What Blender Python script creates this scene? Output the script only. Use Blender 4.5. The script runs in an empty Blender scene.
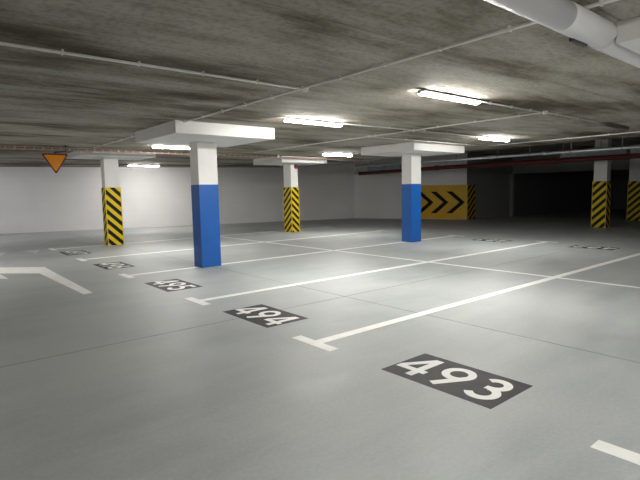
import bpy, bmesh, math, random
from mathutils import Vector, Matrix
random.seed(7)
S = bpy.context.scene
COL = S.collection
PI = math.pi

# ------------------------------------------------------------------ helpers
class MB:
    """collects shapes and links them as ONE mesh object"""
    def __init__(self): self.bm = bmesh.new()
    def box(self, a, b, bevel=0.0, M=None):
        t = bmesh.new(); bmesh.ops.create_cube(t, size=1)
        c = [(a[i]+b[i])/2 for i in range(3)]; d = [abs(b[i]-a[i]) for i in range(3)]
        for v in t.verts: v.co = Vector((c[i]+v.co[i]*d[i] for i in range(3)))
        if bevel: bmesh.ops.bevel(t, geom=list(t.edges), offset=bevel, segments=2, affect='EDGES', profile=.6)
        if M is not None: bmesh.ops.transform(t, matrix=M, verts=t.verts)
        self._add(t); return self
    def _add(self, t):
        me = bpy.data.meshes.new('t'); t.to_mesh(me); t.free(); self.bm.from_mesh(me); bpy.data.meshes.remove(me)
    def prism(self, pts, z0, z1, M=None):
        t = bmesh.new(); n = len(pts)
        lo = [t.verts.new((p[0], p[1], z0)) for p in pts]; hi = [t.verts.new((p[0], p[1], z1)) for p in pts]
        t.faces.new(lo[::-1]); t.faces.new(hi)
        for i in range(n): t.faces.new((lo[i], lo[(i+1) % n], hi[(i+1) % n], hi[i]))
        bmesh.ops.recalc_face_normals(t, faces=t.faces)
        if M is not None: bmesh.ops.transform(t, matrix=M, verts=t.verts)
        self._add(t); return self
    def tube(self, path, r, n=12, cap=True):
        t = bmesh.new(); path = [Vector(p) for p in path]; rings = []
        for i, p in enumerate(path):
            if i == 0: d = path[1]-p
            elif i == len(path)-1: d = p-path[i-1]
            else: d = (path[i+1]-p).normalized()+(p-path[i-1]).normalized()
            d.normalize()
            up = Vector((0, 0, 1)) if abs(d.z) < .9 else Vector((1, 0, 0))
            u = d.cross(up).normalized(); v = u.cross(d)
            rr = r[i] if isinstance(r, (list, tuple)) else r
            rings.append([t.verts.new(p+rr*(math.cos(2*PI*k/n)*u+math.sin(2*PI*k/n)*v)) for k in range(n)])
        for a, b in zip(rings, rings[1:]):
            for k in range(n):
                f = t.faces.new((a[k], a[(k+1) % n], b[(k+1) % n], b[k])); f.smooth = True
        if cap: t.faces.new(rings[0][::-1]); t.faces.new(rings[-1])
        bmesh.ops.recalc_face_normals(t, faces=t.faces)
        self._add(t); return self
    def ribbon(self, pts, w, z0, z1, M=None, closed=False):
        """flat stroke of width w along a polyline in xy, with butt ends"""
        P = [Vector(p) for p in pts]; n = len(P); L = []; R = []
        for i in range(n):
            if closed: a = P[i]-P[i-1]; b = P[(i+1) % n]-P[i]
            else:
                a = P[i]-P[i-1] if i else P[1]-P[0]
                b = P[i+1]-P[i] if i < n-1 else a
            a = a.normalized(); b = b.normalized(); t = (a+b).normalized()
            nn = Vector((-t.y, t.x)); k = w/2/max(.4, nn.dot(Vector((-a.y, a.x))))
            L.append(P[i]+nn*k); R.append(P[i]-nn*k)
        t = bmesh.new()
        vs = [[t.verts.new((q.x, q.y, z)) for q in s] for s, z in ((L, z0), (R, z0), (L, z1), (R, z1))]
        for i in range(n if closed else n-1):
            j = (i+1) % n
            t.faces.new((vs[2][i], vs[3][i], vs[3][j], vs[2][j])); t.faces.new((vs[0][i], vs[0][j], vs[1][j], vs[1][i]))
            t.faces.new((vs[0][i], vs[2][i], vs[2][j], vs[0][j])); t.faces.new((vs[1][i], vs[1][j], vs[3][j], vs[3][i]))
        if not closed:
            for i in (0, n-1): t.faces.new((vs[0][i], vs[1][i], vs[3][i], vs[2][i]))
        bmesh.ops.recalc_face_normals(t, faces=t.faces)
        if M is not None: bmesh.ops.transform(t, matrix=M, verts=t.verts)
        self._add(t); return self
    def build(self, name, mat, parent=None, loc=None):
        me = bpy.data.meshes.new(name); self.bm.to_mesh(me); self.bm.free()
        me.materials.append(mat)
        o = bpy.data.objects.new(name, me); COL.objects.link(o)
        if parent is not None: o.parent = parent
        if loc is not None: o.location = loc
        return o

def tag(o, label, cat, group=None, kind=None):
    o['label'] = label; o['category'] = cat
    if group: o['group'] = group
    if kind: o['kind'] = kind
    return o
def empty(name, loc, rz=0.0):
    o = bpy.data.objects.new(name, None); COL.objects.link(o); o.location = loc; o.rotation_euler = (0, 0, rz)
    o.empty_display_size = .1
    return o
def struct(o): o['kind'] = 'structure'; return o
def copy_tree(o, parent=None):
    c = o.copy(); COL.objects.link(c)
    if parent is not None: c.parent = parent
    for ch in list(o.children): copy_tree(ch, c)
    return c

# ------------------------------------------------------------------ materials
def newmat(name):
    m = bpy.data.materials.new(name); m.use_nodes = True
    nt = m.node_tree; b = nt.nodes['Principled BSDF']
    return m, nt, b
def plain(name, col, rough=.5, metal=0.0, var=.06, scale=6.0, spec=.5):
    m, nt, b = newmat(name)
    N = nt.nodes; L = nt.links
    tc = N.new('ShaderNodeTexCoord'); no = N.new('ShaderNodeTexNoise'); no.inputs['Scale'].default_value = scale; no.inputs['Detail'].default_value = 4
    L.new(tc.outputs['Object'], no.inputs['Vector'])
    r = N.new('ShaderNodeValToRGB')
    r.color_ramp.elements[0].position = .3; r.color_ramp.elements[1].position = .7
    r.color_ramp.elements[0].color = (*[max(0, c*(1-var)) for c in col], 1); r.color_ramp.elements[1].color = (*[min(1, c*(1+var)) for c in col], 1)
    L.new(no.outputs['Fac'], r.inputs['Fac']); L.new(r.outputs['Color'], b.inputs['Base Color'])
    b.inputs['Roughness'].default_value = rough; b.inputs['Metallic'].default_value = metal
    b.inputs['Specular IOR Level'].default_value = spec
    return m
def srgb(r, g, b):
    f = lambda c: (c/255/12.92 if c/255 <= .04045 else ((c/255+.055)/1.055)**2.4)
    return (f(r), f(g), f(b))
def node(nt, typ, **kw):
    n = nt.nodes.new(typ)
    for k, v in kw.items(): setattr(n, k, v)
    return n
def mathn(nt, op, a, b=None):
    n = nt.nodes.new('ShaderNodeMath'); n.operation = op
    for i, x in enumerate((a, b)):
        if x is None: continue
        if isinstance(x, (int, float)): n.inputs[i].default_value = x
        else: nt.links.new(x, n.inputs[i])
    return n.outputs[0]
def mix(nt, fac, a, b):
    n = nt.nodes.new('ShaderNodeMix'); n.data_type = 'RGBA'
    for s, x in ((n.inputs['Factor'], fac), (n.inputs[6], a), (n.inputs[7], b)):
        if isinstance(x, (int, float)): s.default_value = x
        elif isinstance(x, tuple): s.default_value = (*x[:3], 1)
        else: nt.links.new(x, s)
    return n.outputs[2]
def noise(nt, vec, scale, detail=5, rough=.55):
    n = nt.nodes.new('ShaderNodeTexNoise'); n.inputs['Scale'].default_value = scale; n.inputs['Detail'].default_value = detail; n.inputs['Roughness'].default_value = rough
    nt.links.new(vec, n.inputs['Vector']); return n.outputs['Fac']
def ramp(nt, fac, stops):
    r = nt.nodes.new('ShaderNodeValToRGB'); e = r.color_ramp.elements
    while len(e) < len(stops): e.new(.5)
    for i, (p, c) in enumerate(stops):
        e[i].position = p; e[i].color = (c, c, c, 1) if isinstance(c, (int, float)) else (*c, 1)
    nt.links.new(fac, r.inputs['Fac']); return r.outputs['Color']
def mapping(nt, scale, rot=0, loc=(0, 0, 0)):
    tc = nt.nodes.new('ShaderNodeTexCoord'); mp = nt.nodes.new('ShaderNodeMapping')
    mp.inputs['Scale'].default_value = scale; mp.inputs['Rotation'].default_value = (0, 0, rot); mp.inputs['Location'].default_value = loc
    nt.links.new(tc.outputs['Object'], mp.inputs['Vector']); return mp.outputs[0]
def setcol(nt, b, c): nt.links.new(c, b.inputs['Base Color'])
def bump(nt, b, h, strength, dist=.01):
    n = nt.nodes.new('ShaderNodeBump'); n.inputs['Strength'].default_value = strength; n.inputs['Distance'].default_value = dist
    nt.links.new(h, n.inputs['Height']); nt.links.new(n.outputs[0], b.inputs['Normal'])

def floor_mat():
    m, nt, b = newmat('grey_epoxy_floor')
    v1 = mapping(nt, (1, 1, 1)); v2 = mapping(nt, (.5, 2.2, 1), .5)
    big = noise(nt, v1, .45, 4); mid = noise(nt, v2, 1.1, 6, .65); fine = noise(nt, v1, 38, 3)
    f = mathn(nt, 'ADD', mathn(nt, 'MULTIPLY', big, .55), mathn(nt, 'MULTIPLY', mid, .45))
    c = ramp(nt, f, [(.37, (.335, .355, .357)), (.48, (.405, .424, .424)), (.60, (.465, .482, .478))])
    sp = ramp(nt, fine, [(.40, .93), (.62, 1.0)])
    mm = nt.nodes.new('ShaderNodeMix'); mm.data_type = 'RGBA'; mm.blend_type = 'MULTIPLY'; mm.inputs['Factor'].default_value = 1
    nt.links.new(c, mm.inputs[6]); nt.links.new(sp, mm.inputs[7]); setcol(nt, b, mm.outputs[2])
    rr = ramp(nt, mid, [(.3, .42), (.7, .60)]); nt.links.new(rr, b.inputs['Roughness'])
    b.inputs['Specular IOR Level'].default_value = .34
    bump(nt, b, noise(nt, v1, 5, 5), .06, .01)
    return m
def ceil_mat():
    m, nt, b = newmat('raw_concrete_soffit')
    vs = mapping(nt, (.35, 2.0, 1)); vb = mapping(nt, (.55, 1.0, 1), .15, (3, 1, 0)); v1 = mapping(nt, (1, 1, 1))
    st = noise(nt, vs, 1.3, 7, .68); bl = noise(nt, vb, .9, 6, .62); fine = noise(nt, v1, 22, 4, .6)
    f = mathn(nt, 'ADD', mathn(nt, 'MULTIPLY', st, .45), mathn(nt, 'MULTIPLY', bl, .55))
    c = ramp(nt, f, [(.38, (.095, .075, .053)), (.445, (.198, .171, .133)), (.50, (.318, .289, .240)), (.58, (.440, .413, .357))])
    # boards: shallow joint lines every 1.25 m across Y and every 2.5 m across X
    sep = nt.nodes.new('ShaderNodeSeparateXYZ'); nt.links.new(v1, sep.inputs[0])
    def line(o, per, w, off):
        q = mathn(nt, 'FRACT', mathn(nt, 'DIVIDE', mathn(nt, 'ADD', o, 100+off), per))
        return mathn(nt, 'LESS_THAN', mathn(nt, 'ABSOLUTE', mathn(nt, 'SUBTRACT', q, .5)), w/per/2)
    j = mathn(nt, 'MAXIMUM', line(sep.outputs[1], 1.25, .014, .2), mathn(nt, 'MULTIPLY', line(sep.outputs[0], 2.5, .010, .3), .35))
    c = mix(nt, mathn(nt, 'MULTIPLY', j, .38), c, (.10, .085, .065))
    sp = ramp(nt, fine, [(.36, .70), (.52, 1.0)])
    mm = nt.nodes.new('ShaderNodeMix'); mm.data_type = 'RGBA'; mm.blend_type = 'MULTIPLY'; mm.inputs['Factor'].default_value = .8
    nt.links.new(c, mm.inputs[6]); nt.links.new(sp, mm.inputs[7]); setcol(nt, b, mm.outputs[2])
    b.inputs['Roughness'].default_value = .85; b.inputs['Specular IOR Level'].default_value = .2
    bump(nt, b, fine, .25, .01)
    return m
def wall_mat(name, col):
    m, nt, b = newmat(name)
    v1 = mapping(nt, (1, 1, 1))
    sep = nt.nodes.new('ShaderNodeSeparateXYZ'); nt.links.new(v1, sep.inputs[0])
    q = mathn(nt, 'FRACT', mathn(nt, 'DIVIDE', sep.outputs[2], .25))
    j = mathn(nt, 'LESS_THAN', q, .05)
    n1 = noise(nt, v1, .7, 5)
    c = ramp(nt, n1, [(.3, tuple(x*.93 for x in col)), (.7, col)])
    c = mix(nt, mathn(nt, 'MULTIPLY', j, .12), c, tuple(x*.6 for x in col))
    setcol(nt, b, c); b.inputs['Roughness'].default_value = .7
    return m
def stripe_mat(name, pitch, slope, ycol, wear=.06, phase=0.0, rough=.45):
    """yellow and black diagonal stripes in object space: z + slope*(x+y)"""
    m, nt, b = newmat(name)
    v1 = mapping(nt, (1, 1, 1)); sep = nt.nodes.new('ShaderNodeSeparateXYZ'); nt.links.new(v1, sep.inputs[0])
    t = mathn(nt, 'ADD', sep.outputs[2], mathn(nt, 'MULTIPLY', mathn(nt, 'ADD', sep.outputs[0], sep.outputs[1]), slope))
    q = mathn(nt, 'FRACT', mathn(nt, 'DIVIDE', mathn(nt, 'ADD', t, 20+phase), pitch))
    k = mathn(nt, 'LESS_THAN', q, .5)
    n1 = noise(nt, v1, 9, 4); y = ramp(nt, n1, [(.3, tuple(c*(1-wear) for c in ycol)), (.7, ycol)])
    setcol(nt, b, mix(nt, k, y, (.006, .0055, .005))); b.inputs['Roughness'].default_value = rough; b.inputs['Specular IOR Level'].default_value = .2
    return m
def emis(name, col, s):
    m, nt, b = newmat(name)
    b.inputs['Base Color'].default_value = (.9, .9, .9, 1); b.inputs['Emission Color'].default_value = (*col, 1); b.inputs['Emission Strength'].default_value = s
    return m

M = {}
M['floor'] = floor_mat(); M['ceil'] = ceil_mat()
M['wall'] = wall_mat('white_painted_wall', (.83, .815, .815))
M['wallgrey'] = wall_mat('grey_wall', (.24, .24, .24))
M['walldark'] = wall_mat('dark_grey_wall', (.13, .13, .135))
M['white'] = plain('white_column_paint', (.78, .77, .75), .6, var=.03, scale=2)
M['blue'] = plain('blue_column_paint', srgb(24, 92, 174), .42, var=.05, scale=3)
M['yellow'] = plain('yellow_edge', srgb(226, 196, 40), .45)
YEL = srgb(224, 194, 34)
M['stripe'] = stripe_mat('hazard_stripes', .275, .95, YEL)
M['stripe_fine'] = stripe_mat('hazard_stripes_fine', .235, .95, YEL)
M['stripe_wall'] = stripe_mat('hazard_stripes_wall', .30, -1.05, srgb(200, 160, 28))
M['chev_y'] = plain('chevron_yellow', srgb(220, 172, 20), .45, var=.05, scale=1.5)
M['black'] = plain('black_paint', (.008, .008, .007), .6, var=.2, spec=.15)
M['line'] = plain('white_road_paint', (.86, .855, .83), .55, var=.06, scale=7)
M['linedim'] = plain('worn_white_road_paint', (.60, .60, .56), .6, var=.12, scale=9)
M['joint'] = plain('joint_filler', (.22, .215, .205), .7, var=.2)
M['plate'] = plain('dark_grey_floor_paint', (.032, .032, .033), .6, var=.3, scale=12, spec=.3)
M['digit'] = plain('white_digit_paint', (.86, .855, .83), .5, var=.04, scale=9)
M['cond'] = plain('pale_grey_conduit', (.72, .70, .65), .5, var=.04)
M['pvc'] = plain('white_grey_pvc', (.70, .69, .70), .32, var=.02, scale=2)
M['galv'] = plain('galvanised_steel', (.62, .66, .68), .34, metal=.75, var=.08)
M['galvduct'] = plain('dull_galvanised_duct', (.30, .34, .37), .5, metal=.3, var=.1)
M['tray'] = plain('dull_tray_steel', (.44, .40, .37), .6, var=.1)
M['rod'] = plain('threaded_rod', (.38, .38, .37), .5, metal=.5)
M['red'] = plain('red_sprinkler_paint', srgb(104, 38, 28), .45, var=.06)
M['redcable'] = plain('red_cable_sheath', srgb(158, 94, 76), .55, var=.1)
M['darkpipe'] = plain('dark_grey_pipe', (.17, .165, .16), .5, var=.1)
M['housing'] = plain('grey_lamp_housing', (.16, .155, .145), .5, var=.04)
M['offdiff'] = plain('unlit_diffuser', (.12, .12, .115), .35, var=.05)
M['amber'] = plain('amber_sign_face', srgb(232, 142, 10), .4, var=.04)
M['signrim'] = plain('dark_red_sign_rim', srgb(96, 26, 16), .45)
M['alarm'] = plain('red_alarm_plastic', srgb(130, 20, 20), .35)
M['dark'] = plain('dark_steel', (.05, .05, .05), .5)
M['lamp'] = emis('lit_diffuser', (1, .985, .935), 72.0)
M['lampcool'] = emis('lit_diffuser_cool', (.95, .96, 1.0), 34.0)

# ------------------------------------------------------------------ setting
H = 2.6; H2 = 3.05; XS = 10.9
WL0, WL1 = Vector((-8.6, 21.49)), Vector((14.9, 14.9))     # the long white wall
WC0, WC1 = Vector((14.9, 14.9)), Vector((16.83, 9.47))      # wall with the arrow board
floor = struct(MB().box((-9.2, -14.2, -.2), (31, 22.5, 0)).build('floor', M['floor']))
for a, b in (((-9, 1.294), (17, 1.306)), ((1.64, -14), (1.651, 17))):
    MB().box((a[0], a[1], -.01), (b[0], b[1], .0012)).build('expansion_joint', M['joint'], floor)
cm = MB(); cm.box((-9.2, -14.2, H), (XS, 22.5, H2+.25)); cm.box((XS, -14.2, H2), (31, 22.5, H2+.25))
struct(cm.build('ceiling', M['ceil']))
def wallseg(name, a, b, th, z0, z1, mat, side=1):
    d = (b-a).normalized(); n = Vector((-d.y, d.x))*th*side
    return struct(MB().prism([a, b, b+n, a+n], z0, z1).build(name, mat))
wallseg('wall_left', WL0, WL1+Vector((.1, -.028)), .2, 0, H2, M['wall'])
wallseg('wall_back', WC0, WC1, .2, 0, H2, M['wall'])
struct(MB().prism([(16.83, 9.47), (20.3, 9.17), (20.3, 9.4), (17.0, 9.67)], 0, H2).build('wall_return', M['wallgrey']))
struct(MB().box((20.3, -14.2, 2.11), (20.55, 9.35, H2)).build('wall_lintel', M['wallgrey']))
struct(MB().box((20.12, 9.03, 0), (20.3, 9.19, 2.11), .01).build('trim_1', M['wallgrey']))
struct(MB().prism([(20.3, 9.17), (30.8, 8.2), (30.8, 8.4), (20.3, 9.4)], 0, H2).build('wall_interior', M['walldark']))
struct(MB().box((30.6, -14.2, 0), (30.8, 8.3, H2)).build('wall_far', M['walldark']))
struct(MB().box((-9.2, -14.2, 0), (31, -14.0, H2)).build('wall_front', M['wall']))
struct(MB().box((-9.2, -14.2, 0), (-9.0, 22.3, H2)).build('wall_aisle', M['wall']))

# ------------------------------------------------------------------ columns
def column(loc, sx, sy, base, label, pan, paint_h, pz0, ztop=H, mat=None, rz=0):
    """origin at the corner towards the camera (smallest x and y)"""
    t = empty('concrete_column', (loc[0], loc[1], 0), rz); tag(t, label, 'column', 'columns of the garage')
    zt = pz0 if pan else ztop
    MB().box((0, 0, 0), (sx, sy, zt), .008).build('shaft', M['white'], t)
    if pan:
        x0, x1, y0, y1 = pan
        MB().box((x0-loc[0], y0-loc[1], pz0), (x1-loc[0], y1-loc[1], H), .006).build('drop_panel', M['white'], t)
    e = .004
    if base == 'blue':
        MB().box((-e, -e, 0), (sx+e, sy+e, paint_h), .008).build('blue_band', M['blue'], t)
    else:
        e = .012
        k = MB().box((-e, -e, 0), (sx+e, sy+e, paint_h), .004).build('hazard_cladding', mat, t)
        for x, y in ((-e, -e), (sx+e, -e), (-e, sy+e)):
            MB().box((x-.004, y-.004, 0), (x+.014, y+.014, paint_h+.002)).build('corner_strip', M['yellow'], k)
    return t
column((1.435, 5.09), .40, .34, 'blue', 'white column with blue lower half nearest the camera, left of the other blue column', (.58, 2.50, 4.08, 5.93), 1.592, 2.395)
column((7.56, 5.04), .40, .34, 'blue', 'white column with blue lower half in front of the yellow arrow board', (6.78, 8.92, 4.32, 6.16), 1.575, 2.385)
column((1.44, 10.95), .40, .30, 'hazard', 'black and yellow striped column on the left, before the white wall by the hanging sign', (.66, 2.66, 10.25, 11.7), 1.64, 2.465, mat=M['stripe'])
column((7.48, 10.35), .30, .44, 'hazard', 'striped column with a red alarm button, between the two blue columns', (6.68, 8.64, 9.75, 11.5), 1.585, 2.40, mat=M['stripe_fine'])
column((15.3, 3.04), .32, .42, 'hazard', 'striped column at right standing in front of the dark doorway', None, 1.59, 2.4, H2, M['stripe'])
column((19.75, 3.36), .32, .46, 'hazard', 'striped column cut by the right edge of the picture', None, 1.60, 2.4, H2, M['stripe'])
column((2.2, -3.55), .40, .34, 'blue', 'white drop panel at the top right corner beside the white pipe', (1.28, 3.2, -4.3, -2.05), 1.59, 2.445)
a = empty('alarm_button', (7.70, 10.35, 2.30)); tag(a, 'round red alarm button high on the middle striped column', 'alarm')
MB().tube([(0, 0, 0), (0, -.03, 0)], .078, 20).build('back_box', M['alarm'], a)
MB().tube([(0, -.03, 0), (0, -.05, 0)], [.045, .035], 16).build('push_cap', M['dark'], a)

# ------------------------------------------------------------------ ceiling lights
def make_light(lit, label, group, cool=False):
    t = empty('ceiling_light', (0, 0, H)); tag(t, label, 'ceiling light', group)
    MB().box((-.605, -.049, -.042), (.605, .049, -.018), .006).build('housing', M['housing'], t)
    t2 = bmesh.new(); n = 13; rings = []
    for x, k in ((-.60, .55), (-.575, 1), (.575, 1), (.60, .55)):
        rings.append([t2.verts.new((x, math.cos(PI*q/(n-1))*.054*k, -.040- math.sin(PI*q/(n-1))*.032*k)) for q in range(n)])
    for A, B in zip(rings, rings[1:]):
        for q in range(n): t2.faces.new((A[q], A[(q+1) % n], B[(q+1) % n], B[q]))
    t2.faces.new(rings[0]); t2.faces.new(rings[-1]); bmesh.ops.recalc_face_normals(t2, faces=t2.faces)
    d = MB(); d._add(t2)
    d.build('diffuser', (M['lampcool'] if cool else M['lamp']) if lit else M['offdiff'], t)
    for k in (-1, 1):
        MB().box((k*.602, -.026, -.060), (k*.622, .026, -.02), .006).build('end_cap', M['housing'], t)
        MB().box((k*.38-.02, -.02, -.024), (k*.38+.02, .02, 0)).build('mounting_clip', M['rod'], t)
    return t
G = 'linear ceiling lights'
base = make_light(True, 'lit tube light on the ceiling, right of centre and nearest the camera', G)
base.location = (2.55, .27, H)
offl = make_light(False, 'dark unlit tube light on the ceiling at right, above the striped columns', G)
offl.location = (7.80, .22, H)
for (x, y, z, lab) in (
        (2.48, 2.90, H, 'lit tube light between the near blue column panel and the big central light'),
        (7.82, 2.78, H, 'lit tube light above and right of the far blue column'),
        (7.66, 8.10, H, 'lit tube light just left of the far blue column drop panel'),
        (2.35, 8.10, H, 'lit tube light tucked against the left of the near blue column'),
        (4.30, 15.7, H, 'lit tube light near the white wall beside the left striped column')):
    c = copy_tree(base); c.location = (x, y, z); c['label'] = lab
for (x, y) in ((-3.6, 8.1), (-3.6, 13.4), (2.55, -5.2), (2.55, -7.8), (-3.6, -7.8), (-1.5, -4.3), (-1.55, 16.6)):  # unseen lamps: assumed rows, plus ones added to brighten foreground floor and left wall
    c = copy_tree(base); c.location = (x, y, H); c['label'] = 'unseen lit tube light added on the ceiling beyond the edge of the picture'; c['group'] = 'unseen added ceiling lights out of the picture'
    if y > 10:
        for ch in c.children:
            if ch.name.startswith('diffuser'): ch.data = ch.data.copy(); ch.data.materials[0] = M['lampcool']

# ------------------------------------------------------------------ conduits on the ceiling
def conduit(pts, r, label, clips=0.0, z=H):
    t = empty('ceiling_conduit', (pts[0][0], pts[0][1], z)); tag(t, label, 'conduit', 'conduits on the ceiling')
    o = Vector((pts[0][0], pts[0][1], z)); zz = -r-.012
    MB().tube([Vector((p[0]-o.x, p[1]-o.y, zz)) for p in pts], r, 10).build('conduit_tube', M['cond'], t)
    if clips:
        for a, b in zip(pts, pts[1:]):
            a = Vector(a); b = Vector(b); L = (b-a).length; d = (b-a)/L; k = int(L/clips)
            for i in range(k):
                p = a+d*(clips*(i+.5)); q = p-Vector((o.x, o.y))
                w = r+.003
                if abs(d.x) > abs(d.y): MB().box((q.x-.007, q.y-w, -2*r-.015), (q.x+.007, q.y+w+.004, 0)).build('clip', M['cond'], t)
                else: MB().box((q.x-w, q.y-.007, -2*r-.015), (q.x+w+.004, q.y+.007, 0)).build('clip', M['cond'], t)
    return t
conduit([(-4.5, .98), (.70, .98)], .0125, 'pale conduit clipped to the ceiling across the upper left', .62)
conduit([(.73, -13.0), (.73, 9.2)], .0125, 'long pale conduit running from the white pipe to the hanging sign', .62)
conduit([(4.9, .22), (4.9, 8.6)], .013, 'thin conduit crossing the ceiling between the central lights', .8)
conduit([(3.10, 2.84), (4.86, 2.78), (7.02, 2.78)], .011, 'thin conduit from the left central light towards the small right light', .75)
conduit([(3.17, .26), (4.88, .235)], .011, 'short conduit from the nearest light to the ceiling junction box', .55)
conduit([(4.95, .22), (7.0, .22)], .009, 'faint conduit leading to the unlit light at right', .8)
conduit([(4.95, 4.02), (9.42, 4.05)], .014, 'thin conduit passing just above the far blue column panel', .8)
conduit([(9.46, 4.08), (9.46, -6.0)], .014, 'thin conduit under the ceiling edge at right above the grey pipe', .9)
def jbox(x, y, label, r=.04):
    t = empty('junction_box', (x, y, H)); tag(t, label, 'junction box', 'junction boxes on the ceiling')
    MB().tube([(0, 0, .004), (0, 0, -.04)], r, 16).build('box_body', M['cond'], t)
    MB().tube([(0, 0, -.04), (0, 0, -.048)], r*.85, 16).build('lid', M['cond'], t)
jbox(.79, .98, 'round junction box where two conduits meet above the near blue column')
jbox(4.93, .21, 'round junction box at the end of the conduit from the nearest light')
jbox(4.93, 4.03, 'small junction box on the ceiling right of the left central light')
jbox(4.92, 2.80, 'small junction box where thin conduits cross near the far blue panel', .032)

# ------------------------------------------------------------------ big white pipe, top right
t = empty('white_drain_pipe', (0, -2.04, 2.47)); tag(t, 'thick white plastic pipe under the ceiling at the top right corner', 'pipe')
MB().tube([(-7.5, 0, 0), (.50, 0, 0)], .0885, 36).build('pipe_run', M['pvc'], t)
MB().tube([(.44, 0, 0), (.45, 0, 0), (1.05, 0, 0), (1.075, 0, 0), (1.08, 0, 0)], [.086, .091, .091, .088, .075], 36).build('socket', M['pvc'], t)
MB().tube([(1.06, .062, -.012), (9.0, .062, -.012)], .056, 32).build('pipe_run', M['pvc'], t)
MB().box((.68, .030, -.098), (.90, .062, -.072), .004).build('pipe_bracket', M['dark'], t)
for x in (.93, -3.0): MB().tube([(x, 0, .06), (x, 0, .13)], .006, 8).build('hanger_rod', M['rod'], t)

# ------------------------------------------------------------------ services along the far side
t = empty('sprinkler_pipe', (11.7, 0, 2.41)); tag(t, 'long shiny grey pipe hanging under the ceiling behind the far blue column', 'pipe')
MB().tube([(0, -13.9, 0), (0, 6.0, 0), (0, 11.4, .045)], .042, 14).build('pipe_run', M['galv'], t)
for y in (5.15, 3.45, -.4):
    MB().tube([(0, y-.09, 0), (0, y+.09, 0)], .056, 14).build('coupling', M['galv'], t)
for y in (6.5, 4.95, 3.9, 2.7, 1.4, .1, -1.4, -4):
    MB().tube([(0, y, .03), (0, y, H2-2.41)], .010, 8).build('hanger_rod', M['rod'], t)
    MB().tube([(0, y-.015, 0), (0, y+.015, 0)], .050, 14).build('pipe_ring', M['rod'], t)
t = empty('red_sprinkler_main', (14.6, 0, 2.33)); tag(t, 'thick red pipe running along under the ceiling above the dark doorway', 'pipe')
MB().tube([(0, -13.9, 0), (0, 9.0, 0), (0, 14.2, -.055)], .085, 18).build('pipe_run', M['red'], t)
for y in (9.5, 4.5, -1): MB().tube([(0, y-.1, 0), (0, y+.1, 0)], .105, 18).build('coupling', M['red'], t)
for y in (9, 6, 3, 0, -4):
    MB().tube([(0, y, .08), (0, y, H2-2.33)], .010, 8).build('hanger_rod', M['rod'], t)
t = empty('pipe_valve', (14.6, 14.345, 2.275)); tag(t, 'pale grey valve fitting at the left end of the red pipe', 'valve')
MB().box((-.09, -.14, -.05), (.09, .14, .12), .015).build('valve_body', M['galv'], t)
MB().tube([(0, 0, .10), (0, 0, .24)], .02, 10).build('stem', M['galv'], t)
MB().tube([(0, 0, .22), (0, 0, .24)], .09, 16).build('handwheel', M['galv'], t)
def duct(x, y0, y1, z0, z1, w, label):
    t = empty('ventilation_duct', (x, y0, z0)); tag(t, label, 'duct')
    MB().box((0, 0, 0), (w, y1-y0, z1-z0), .01).build('duct_body', M['galvduct'], t)
    n = max(2, int((y1-y0)/.9)+1)
    for i in range(n):
        y = (y1-y0)*i/(n-1)
        MB().box((-.02, y-.02, -.02), (w+.02, y+.02, z1-z0+.02)).build('flange', M['galvduct'], t)
    for i in (0, n-1):
        y = (y1-y0)*i/(n-1)
        MB().tube([(w/2, y, z1-z0), (w/2, y, H2-z0)], .01, 8).build('hanger_rod', M['rod'], t)
duct(15.0, 2.40, 4.45, 2.44, 2.68, .28, 'flat grey duct above the red pipe at right')
duct(14.0, 11.0, 13.0, 2.36, 2.53, .35, 'dark bluish duct left of the far blue column top')

# cable tray along the row behind the columns
TY, TZ = 9.35, 2.508
t = empty('cable_tray', (-6.0, TY, TZ)); tag(t, 'long perforated cable tray under the ceiling carrying red cables, behind the near blue column', 'cable tray')
for y in (0, .22):
    MB().box((0, y-.003, -.004), (16.4, y+.003, .006)).build('side_rail', M['tray'], t)
for i in range(88):
    x = .06+i*.187
    MB().box((x-.013, 0, -.006), (x+.013, .22, 0)).box((x-.013, -.004, -.006), (x+.013, .002, .045)).box((x-.013, .218, -.006), (x+.013, .224, .045)).build('rung', M['tray'], t)
for i in range(7):
    x = 1.0+i*2.4
    MB().tube([(x, .11, 0), (x, .11, H-TZ)], .008, 8).build('hanger_rod', M['rod'], t)
labs = ['red cable lying at the front of the long cable tray', 'red cable lying in the middle of the long cable tray', 'red cable lying at the back of the long cable tray']
for i, y in enumerate((.035, .10, .175)):
    pts = [(-5.95+k*.41, TY+y+random.uniform(-.012, .012), TZ+.004+.016) for k in range(40)]
    tag(MB().tube(pts, .015, 8).build('red_cable', M['redcable']), labs[i], 'cable', 'cables in the cable tray')
t = empty('white_detector', (6.25, TY-.012, TZ+.02)); tag(t, 'tiny white box fixed to the cable tray, left of the middle striped column', 'detector')
MB().box((-.03, -.03, -.03), (.03, .005, .10), .008).build('detector_body', M['white'], t)
MB().tube([(0, -.03, .03), (0, -.045, .03)], .02, 12).build('sensor_cap', M['white'], t)

# pipe along the white wall
t = empty('wall_service_pipe', (0, 0, 2.53)); tag(t, 'thin dark grey pipe along the top of the white wall at left', 'pipe')
pp = [Vector((-6.0, 16.75, 0)), Vector((-.43, 15.70, 0)), Vector((2.52, 15.12, 0)), Vector((9.5, 13.85, 0))]
MB().tube(pp, .028, 10).build('pipe_run', M['darkpipe'], t)
for s in (-.6, .12, .4, .7, 1.2, 1.6, 2.1):
    p = pp[1]+(pp[2]-pp[1])*s
    MB().tube([p, p+Vector((0, 0, .07))], .008, 8).build('hanger_rod', M['darkpipe'], t)
    MB().tube([p-Vector((.03, -.006, 0)), p+Vector((.03, -.006, 0))], .038, 10).build('pipe_ring', M['darkpipe'], t)

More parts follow.
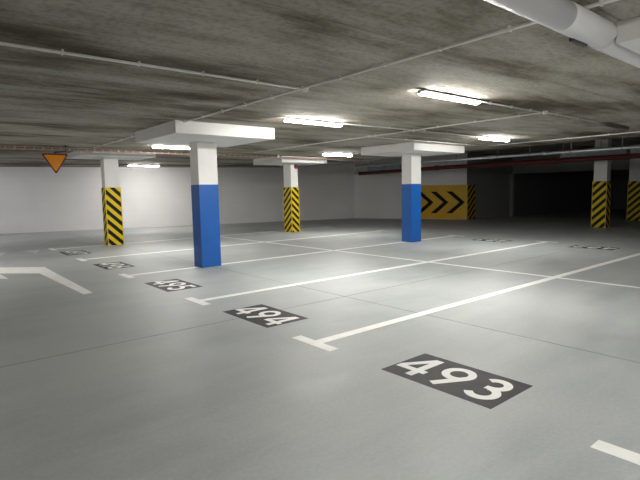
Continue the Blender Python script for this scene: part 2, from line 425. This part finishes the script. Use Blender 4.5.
# ------------------------------------------------------------------ hanging give-way sign
t = empty('warning_sign', (-.13, 9.20, 2.165)); tag(t, 'amber triangular sign pointing down, hanging from the ceiling at left', 'sign')
def tri(w, top, bot, cut):
    # rounded corner triangle pointing down (x,z)
    A, B, C = Vector((-w, top)), Vector((w, top)), Vector((0, bot)); out = []
    for p, a, b in ((A, C, B), (B, A, C), (C, B, A)):
        d0 = (a-p).normalized()*cut; d1 = (b-p).normalized()*cut
        for k in range(5):
            s = k/4; out.append(p+d0*(1-s)**2+d1*s**2)
    return out
RX = Matrix.Rotation(PI/2, 4, 'X')      # (x,y,z)->(x,-z,y)
MB().prism(tri(.288, .240, -.235, .05), 0, .012, RX).build('sign_rim', M['signrim'], t)
MB().prism(tri(.236, .208, -.180, .04), .012, .016, RX).build('sign_face', M['amber'], t)
MB().tube([(0, .03, .12), (.0, .03, .26), (.03, .03, .275), (.24, .03, .30), (.24, .03, H-2.165)], .02, 10).build('bracket_arm', M['dark'], t)
MB().box((.20, -.01, .405), (.28, .07, .435)).build('ceiling_plate', M['dark'], t)

# ------------------------------------------------------------------ arrow board on the far wall
dw = (WC1-WC0); LW = dw.length; ang = math.atan2(dw.y, dw.x)
t = empty('chevron_board', (WC0.x, WC0.y, 0), ang); tag(t, 'yellow board with black arrowheads on the far wall behind the blue column', 'board')
x0, x1 = .52*LW, LW-.01
# local: x along the wall, -y towards the room
FY = Matrix(((1, 0, 0, 0), (0, 0, 1, 0), (0, 1, 0, 0), (0, 0, 0, 1)))   # (x,z_in,y_in)->(x,y,z)
MB().box((x0, -.03, .02), (x1, -.002, 1.61), .006).build('board_panel', M['chev_y'], t)
for tip in (.6004, .7308, .8554, .9865):
    tx = tip*LW; w = .27; A = .585; zc = .80; h = .51
    pts = [(tx, zc), (tx-A, zc+h), (tx-A-w, zc+h), (tx-w*.92, zc), (tx-A-w, zc-h), (tx-A, zc-h)]
    pts = [(max(x0+.01, x), z) for x, z in pts]
    MB().prism(pts, -.034, -.028, FY).build('arrowhead', M['black'], t)
t = empty('hazard_panel', (16.84, 9.47, 0), math.atan2(-.30, 3.47)); tag(t, 'narrow black and yellow striped panel at the wall corner beside the arrow board', 'board')
MB().box((0, -.028, .02), (.56, -.002, 1.60), .004).build('striped_face', M['stripe_wall'], t)
MB().box((-.005, -.032, .02), (.012, -.002, 1.60)).build('corner_strip', M['yellow'], t)

# ------------------------------------------------------------------ floor paint
YL = {-1: -2.739, 0: 0.0, 1: 2.461, 2: 5.255, 3: 8.261, 4: 11.20}
where = {-1: 'white bay line with its end bar at the bottom right corner', 0: 'white bay line with end bar between numbers 493 and 494',
         1: 'white bay line with end bar between numbers 494 and 495', 2: 'white bay line running into the near blue column',
         3: 'white bay line between number 496 and number 497', 4: 'white bay line just behind number 497'}
XE = 9.90
for k, y in YL.items():
    t = empty('parking_bay_line', (0, y, 0)); tag(t, where[k], 'floor marking', 'white bay lines on the floor')
    h = .0022 if k != 4 else .0022
    gaps = {2: [(1.43, 1.84), (7.55, 7.97)], 4: [(1.42, 1.86)]}.get(k, [])
    xs = [.055]+[q for g in gaps for q in g]+[XE]
    for xa, xb in zip(xs[::2], xs[1::2]):
        MB().box((xa, -.058, -.001), (xb, .058, h)).build('long_stripe', M['line'], t)
    MB().box((0, -.283, -.001), (.116, .283, h+.0004)).build('end_bar', M['line'], t)
    MB().box((XE-.05, -.283, -.001), (XE+.066, .283, h+.0004)).build('end_bar', M['line'], t)
tag(MB().box((4.905, -13, -.001), (4.99, 11.25, .0016)).build('bay_divider_line', M['line']), 'long white line crossing all the bay lines through the middle of the floor', 'floor marking')
# numbers
def arc(cx, cy, r, a0, a1, n=22, ry=None):
    ry = ry or r
    return [(cx+r*math.cos(math.radians(a0+(a1-a0)*i/n)), cy+ry*math.sin(math.radians(a0+(a1-a0)*i/n))) for i in range(n+1)]
HH = .415
def digit_mesh(d, Mx, z0, z1):
    w = .062; top = [z1]
    class Stagger(MB):          # every stroke of paint a hair thicker than the last
        def prism(self, p, a, b, X): top[0] += .0003; return MB.prism(self, p, z0, top[0], X)
    m = Stagger()
    def s(p, ww=w, closed=False):
        top[0] += .0003; m.ribbon(p, ww, z0, top[0], Mx, closed)
    if d == '4':
        m.prism([(.160, 0), (.224, 0), (.224, HH), (.160, HH)], z0, z1, Mx)
        m.prism([(.224, HH), (.150, HH), (-.005, .150), (-.005, .088), (.045, .132)], z0, z1, Mx)
        m.prism([(-.005, .086), (.268, .086), (.268, .146), (-.005, .146)], z0, z1, Mx)
    elif d in '96':
        if d == '9':
            s(arc(.13, .285, .100, 0, 360, 32)[:-1], w, True); s([(.222, .25), (.085, 0)], .066)
        else:
            s(arc(.13, .130, .100, 0, 360, 32)[:-1], w, True); s([(.038, .165), (.175, HH)], .066)
    elif d == '3':
        s(arc(.12, .305, .082, 150, -80, 20)); s(arc(.12, .122, .094, 90, -150, 22)); m.prism([(.085, .195), (.14, .195), (.14, .25), (.085, .25)], z0, z1, Mx)
    elif d == '5':
        s([(.225, HH-.03), (.06, HH-.03)]); s([(.075, HH), (.062, .215)]); s(arc(.115, .135, .100, 125, -150, 24))
    elif d == '7':
        s([(.0, HH-.031), (.24, HH-.031)]); s([(.205, HH-.03), (.07, 0)], .066)
    elif d == '8':
        s(arc(.13, .310, .075, 0, 360, 28)[:-1], w, True); s(arc(.13, .126, .095, 0, 360, 30)[:-1], w, True)
    elif d == '2':
        s(arc(.12, .300, .085, 165, -35, 18)); s([(.19, .25), (.03, .03)]); s([(.0, .031), (.235, .031)])
    elif d == '1':
        s([(.13, 0), (.13, HH)]); s([(.14, HH-.02), (.05, HH-.09)], .055)
    elif d == '0':
        s(arc(.13, HH/2, .095, 0, 360, 30, .176)[:-1], w, True)
    return m
def number(y, txt, label, far=False, z=.0015):
    t = empty('bay_number', (.023 if not far else 9.62, y, 0), -PI/2 if not far else PI/2)
    # local x = reading direction, local y = up of the writing
    tag(t, label, 'floor marking', 'painted bay numbers')
    MB().box((-.481, 0, -.001), (.481, .557, z)).build('dark_ground', M['plate'], t)
    for i, d in enumerate(txt):
        u = (-.455, -.130, .180)[i]
        Mx = Matrix.Translation((u, .072, 0))
        digit_mesh(d, Mx, .0005, z+.0012).build('digit', M['digit'], t)
number(-1.365, '493', 'dark rectangle on the floor with the white number 493')
number(1.224, '494', 'dark rectangle on the floor with the white number 494')
number(3.826, '495', 'dark rectangle on the floor with the white number 495')
number(6.763, '496', 'dark rectangle on the floor, the farthest but one of the front row of numbers')
number(9.844, '497', 'dark rectangle on the floor with a number, the last one before the left striped column')
number(3.72, '483', 'faint dark number rectangle on the floor right of the far blue column', True)
number(1.11, '482', 'faint dark number rectangle on the floor in front of the right striped column', True)
# aisle arrow and give-way teeth
tag(MB().prism([(-.94, 4.06), (-.81, 4.09), (-.79, 7.62), (-2.6, 9.30), (-2.6, 8.32), (-1.03, 6.74)], -.001, .002).build('aisle_arrow', M['line']), 'bent white road marking on the floor at the left edge', 'floor marking')
tag(MB().prism([(-1.555, 6.48), (-1.60, 7.28), (-2.05, 7.72), (-2.1, 7.2)], -.001, .0018).build('arrow_tip', M['line']), 'small white wedge on the floor beside the bent marking at the left edge', 'floor marking')
for i, x in enumerate((-.43, -1.20)):
    tag(MB().prism([(x-.215, 11.36), (x+.215, 11.36), (x, 10.58)], -.001, .002).build('give_way_tooth', M['linedim']),
        ('white triangle on the floor nearest the left striped column', 'white triangle on the floor at the left edge before the white wall')[i], 'floor marking', 'give way triangles')

# ------------------------------------------------------------------ world, camera, view
w = bpy.data.worlds.new('world'); S.world = w; w.use_nodes = True
w.node_tree.nodes['Background'].inputs[0].default_value = (.5, .55, .6, 1); w.node_tree.nodes['Background'].inputs[1].default_value = .0
cam = bpy.data.cameras.new('camera'); co = bpy.data.objects.new('camera', cam); COL.objects.link(co); S.camera = co
yaw, pit, rol = math.radians(50.29555), math.radians(-5.68136), math.radians(-1.08385)
f = Vector((math.cos(pit)*math.cos(yaw), math.cos(pit)*math.sin(yaw), math.sin(pit)))
r = Vector((math.sin(yaw), -math.cos(yaw), 0)); u = r.cross(f)
c, s = math.cos(rol), math.sin(rol)
R, U = c*r+s*u, -s*r+c*u
mw = Matrix.Identity(4)
for i in range(3): mw[i][0] = R[i]; mw[i][1] = U[i]; mw[i][2] = -f[i]
mw.translation = Vector((-2.734, -3.4752, 1.4166))
co.matrix_world = mw
cam.sensor_width = 36; cam.lens = 487.0377/640*36; cam.clip_start = .05; cam.clip_end = 200
v = S.view_settings; v.view_transform = 'Standard'; v.look = 'None'; v.gamma = 1; v.exposure = 1.4; v.use_curve_mapping = False
S.cycles.use_denoising = True
S.cycles.max_bounces = 8; S.cycles.diffuse_bounces = 5
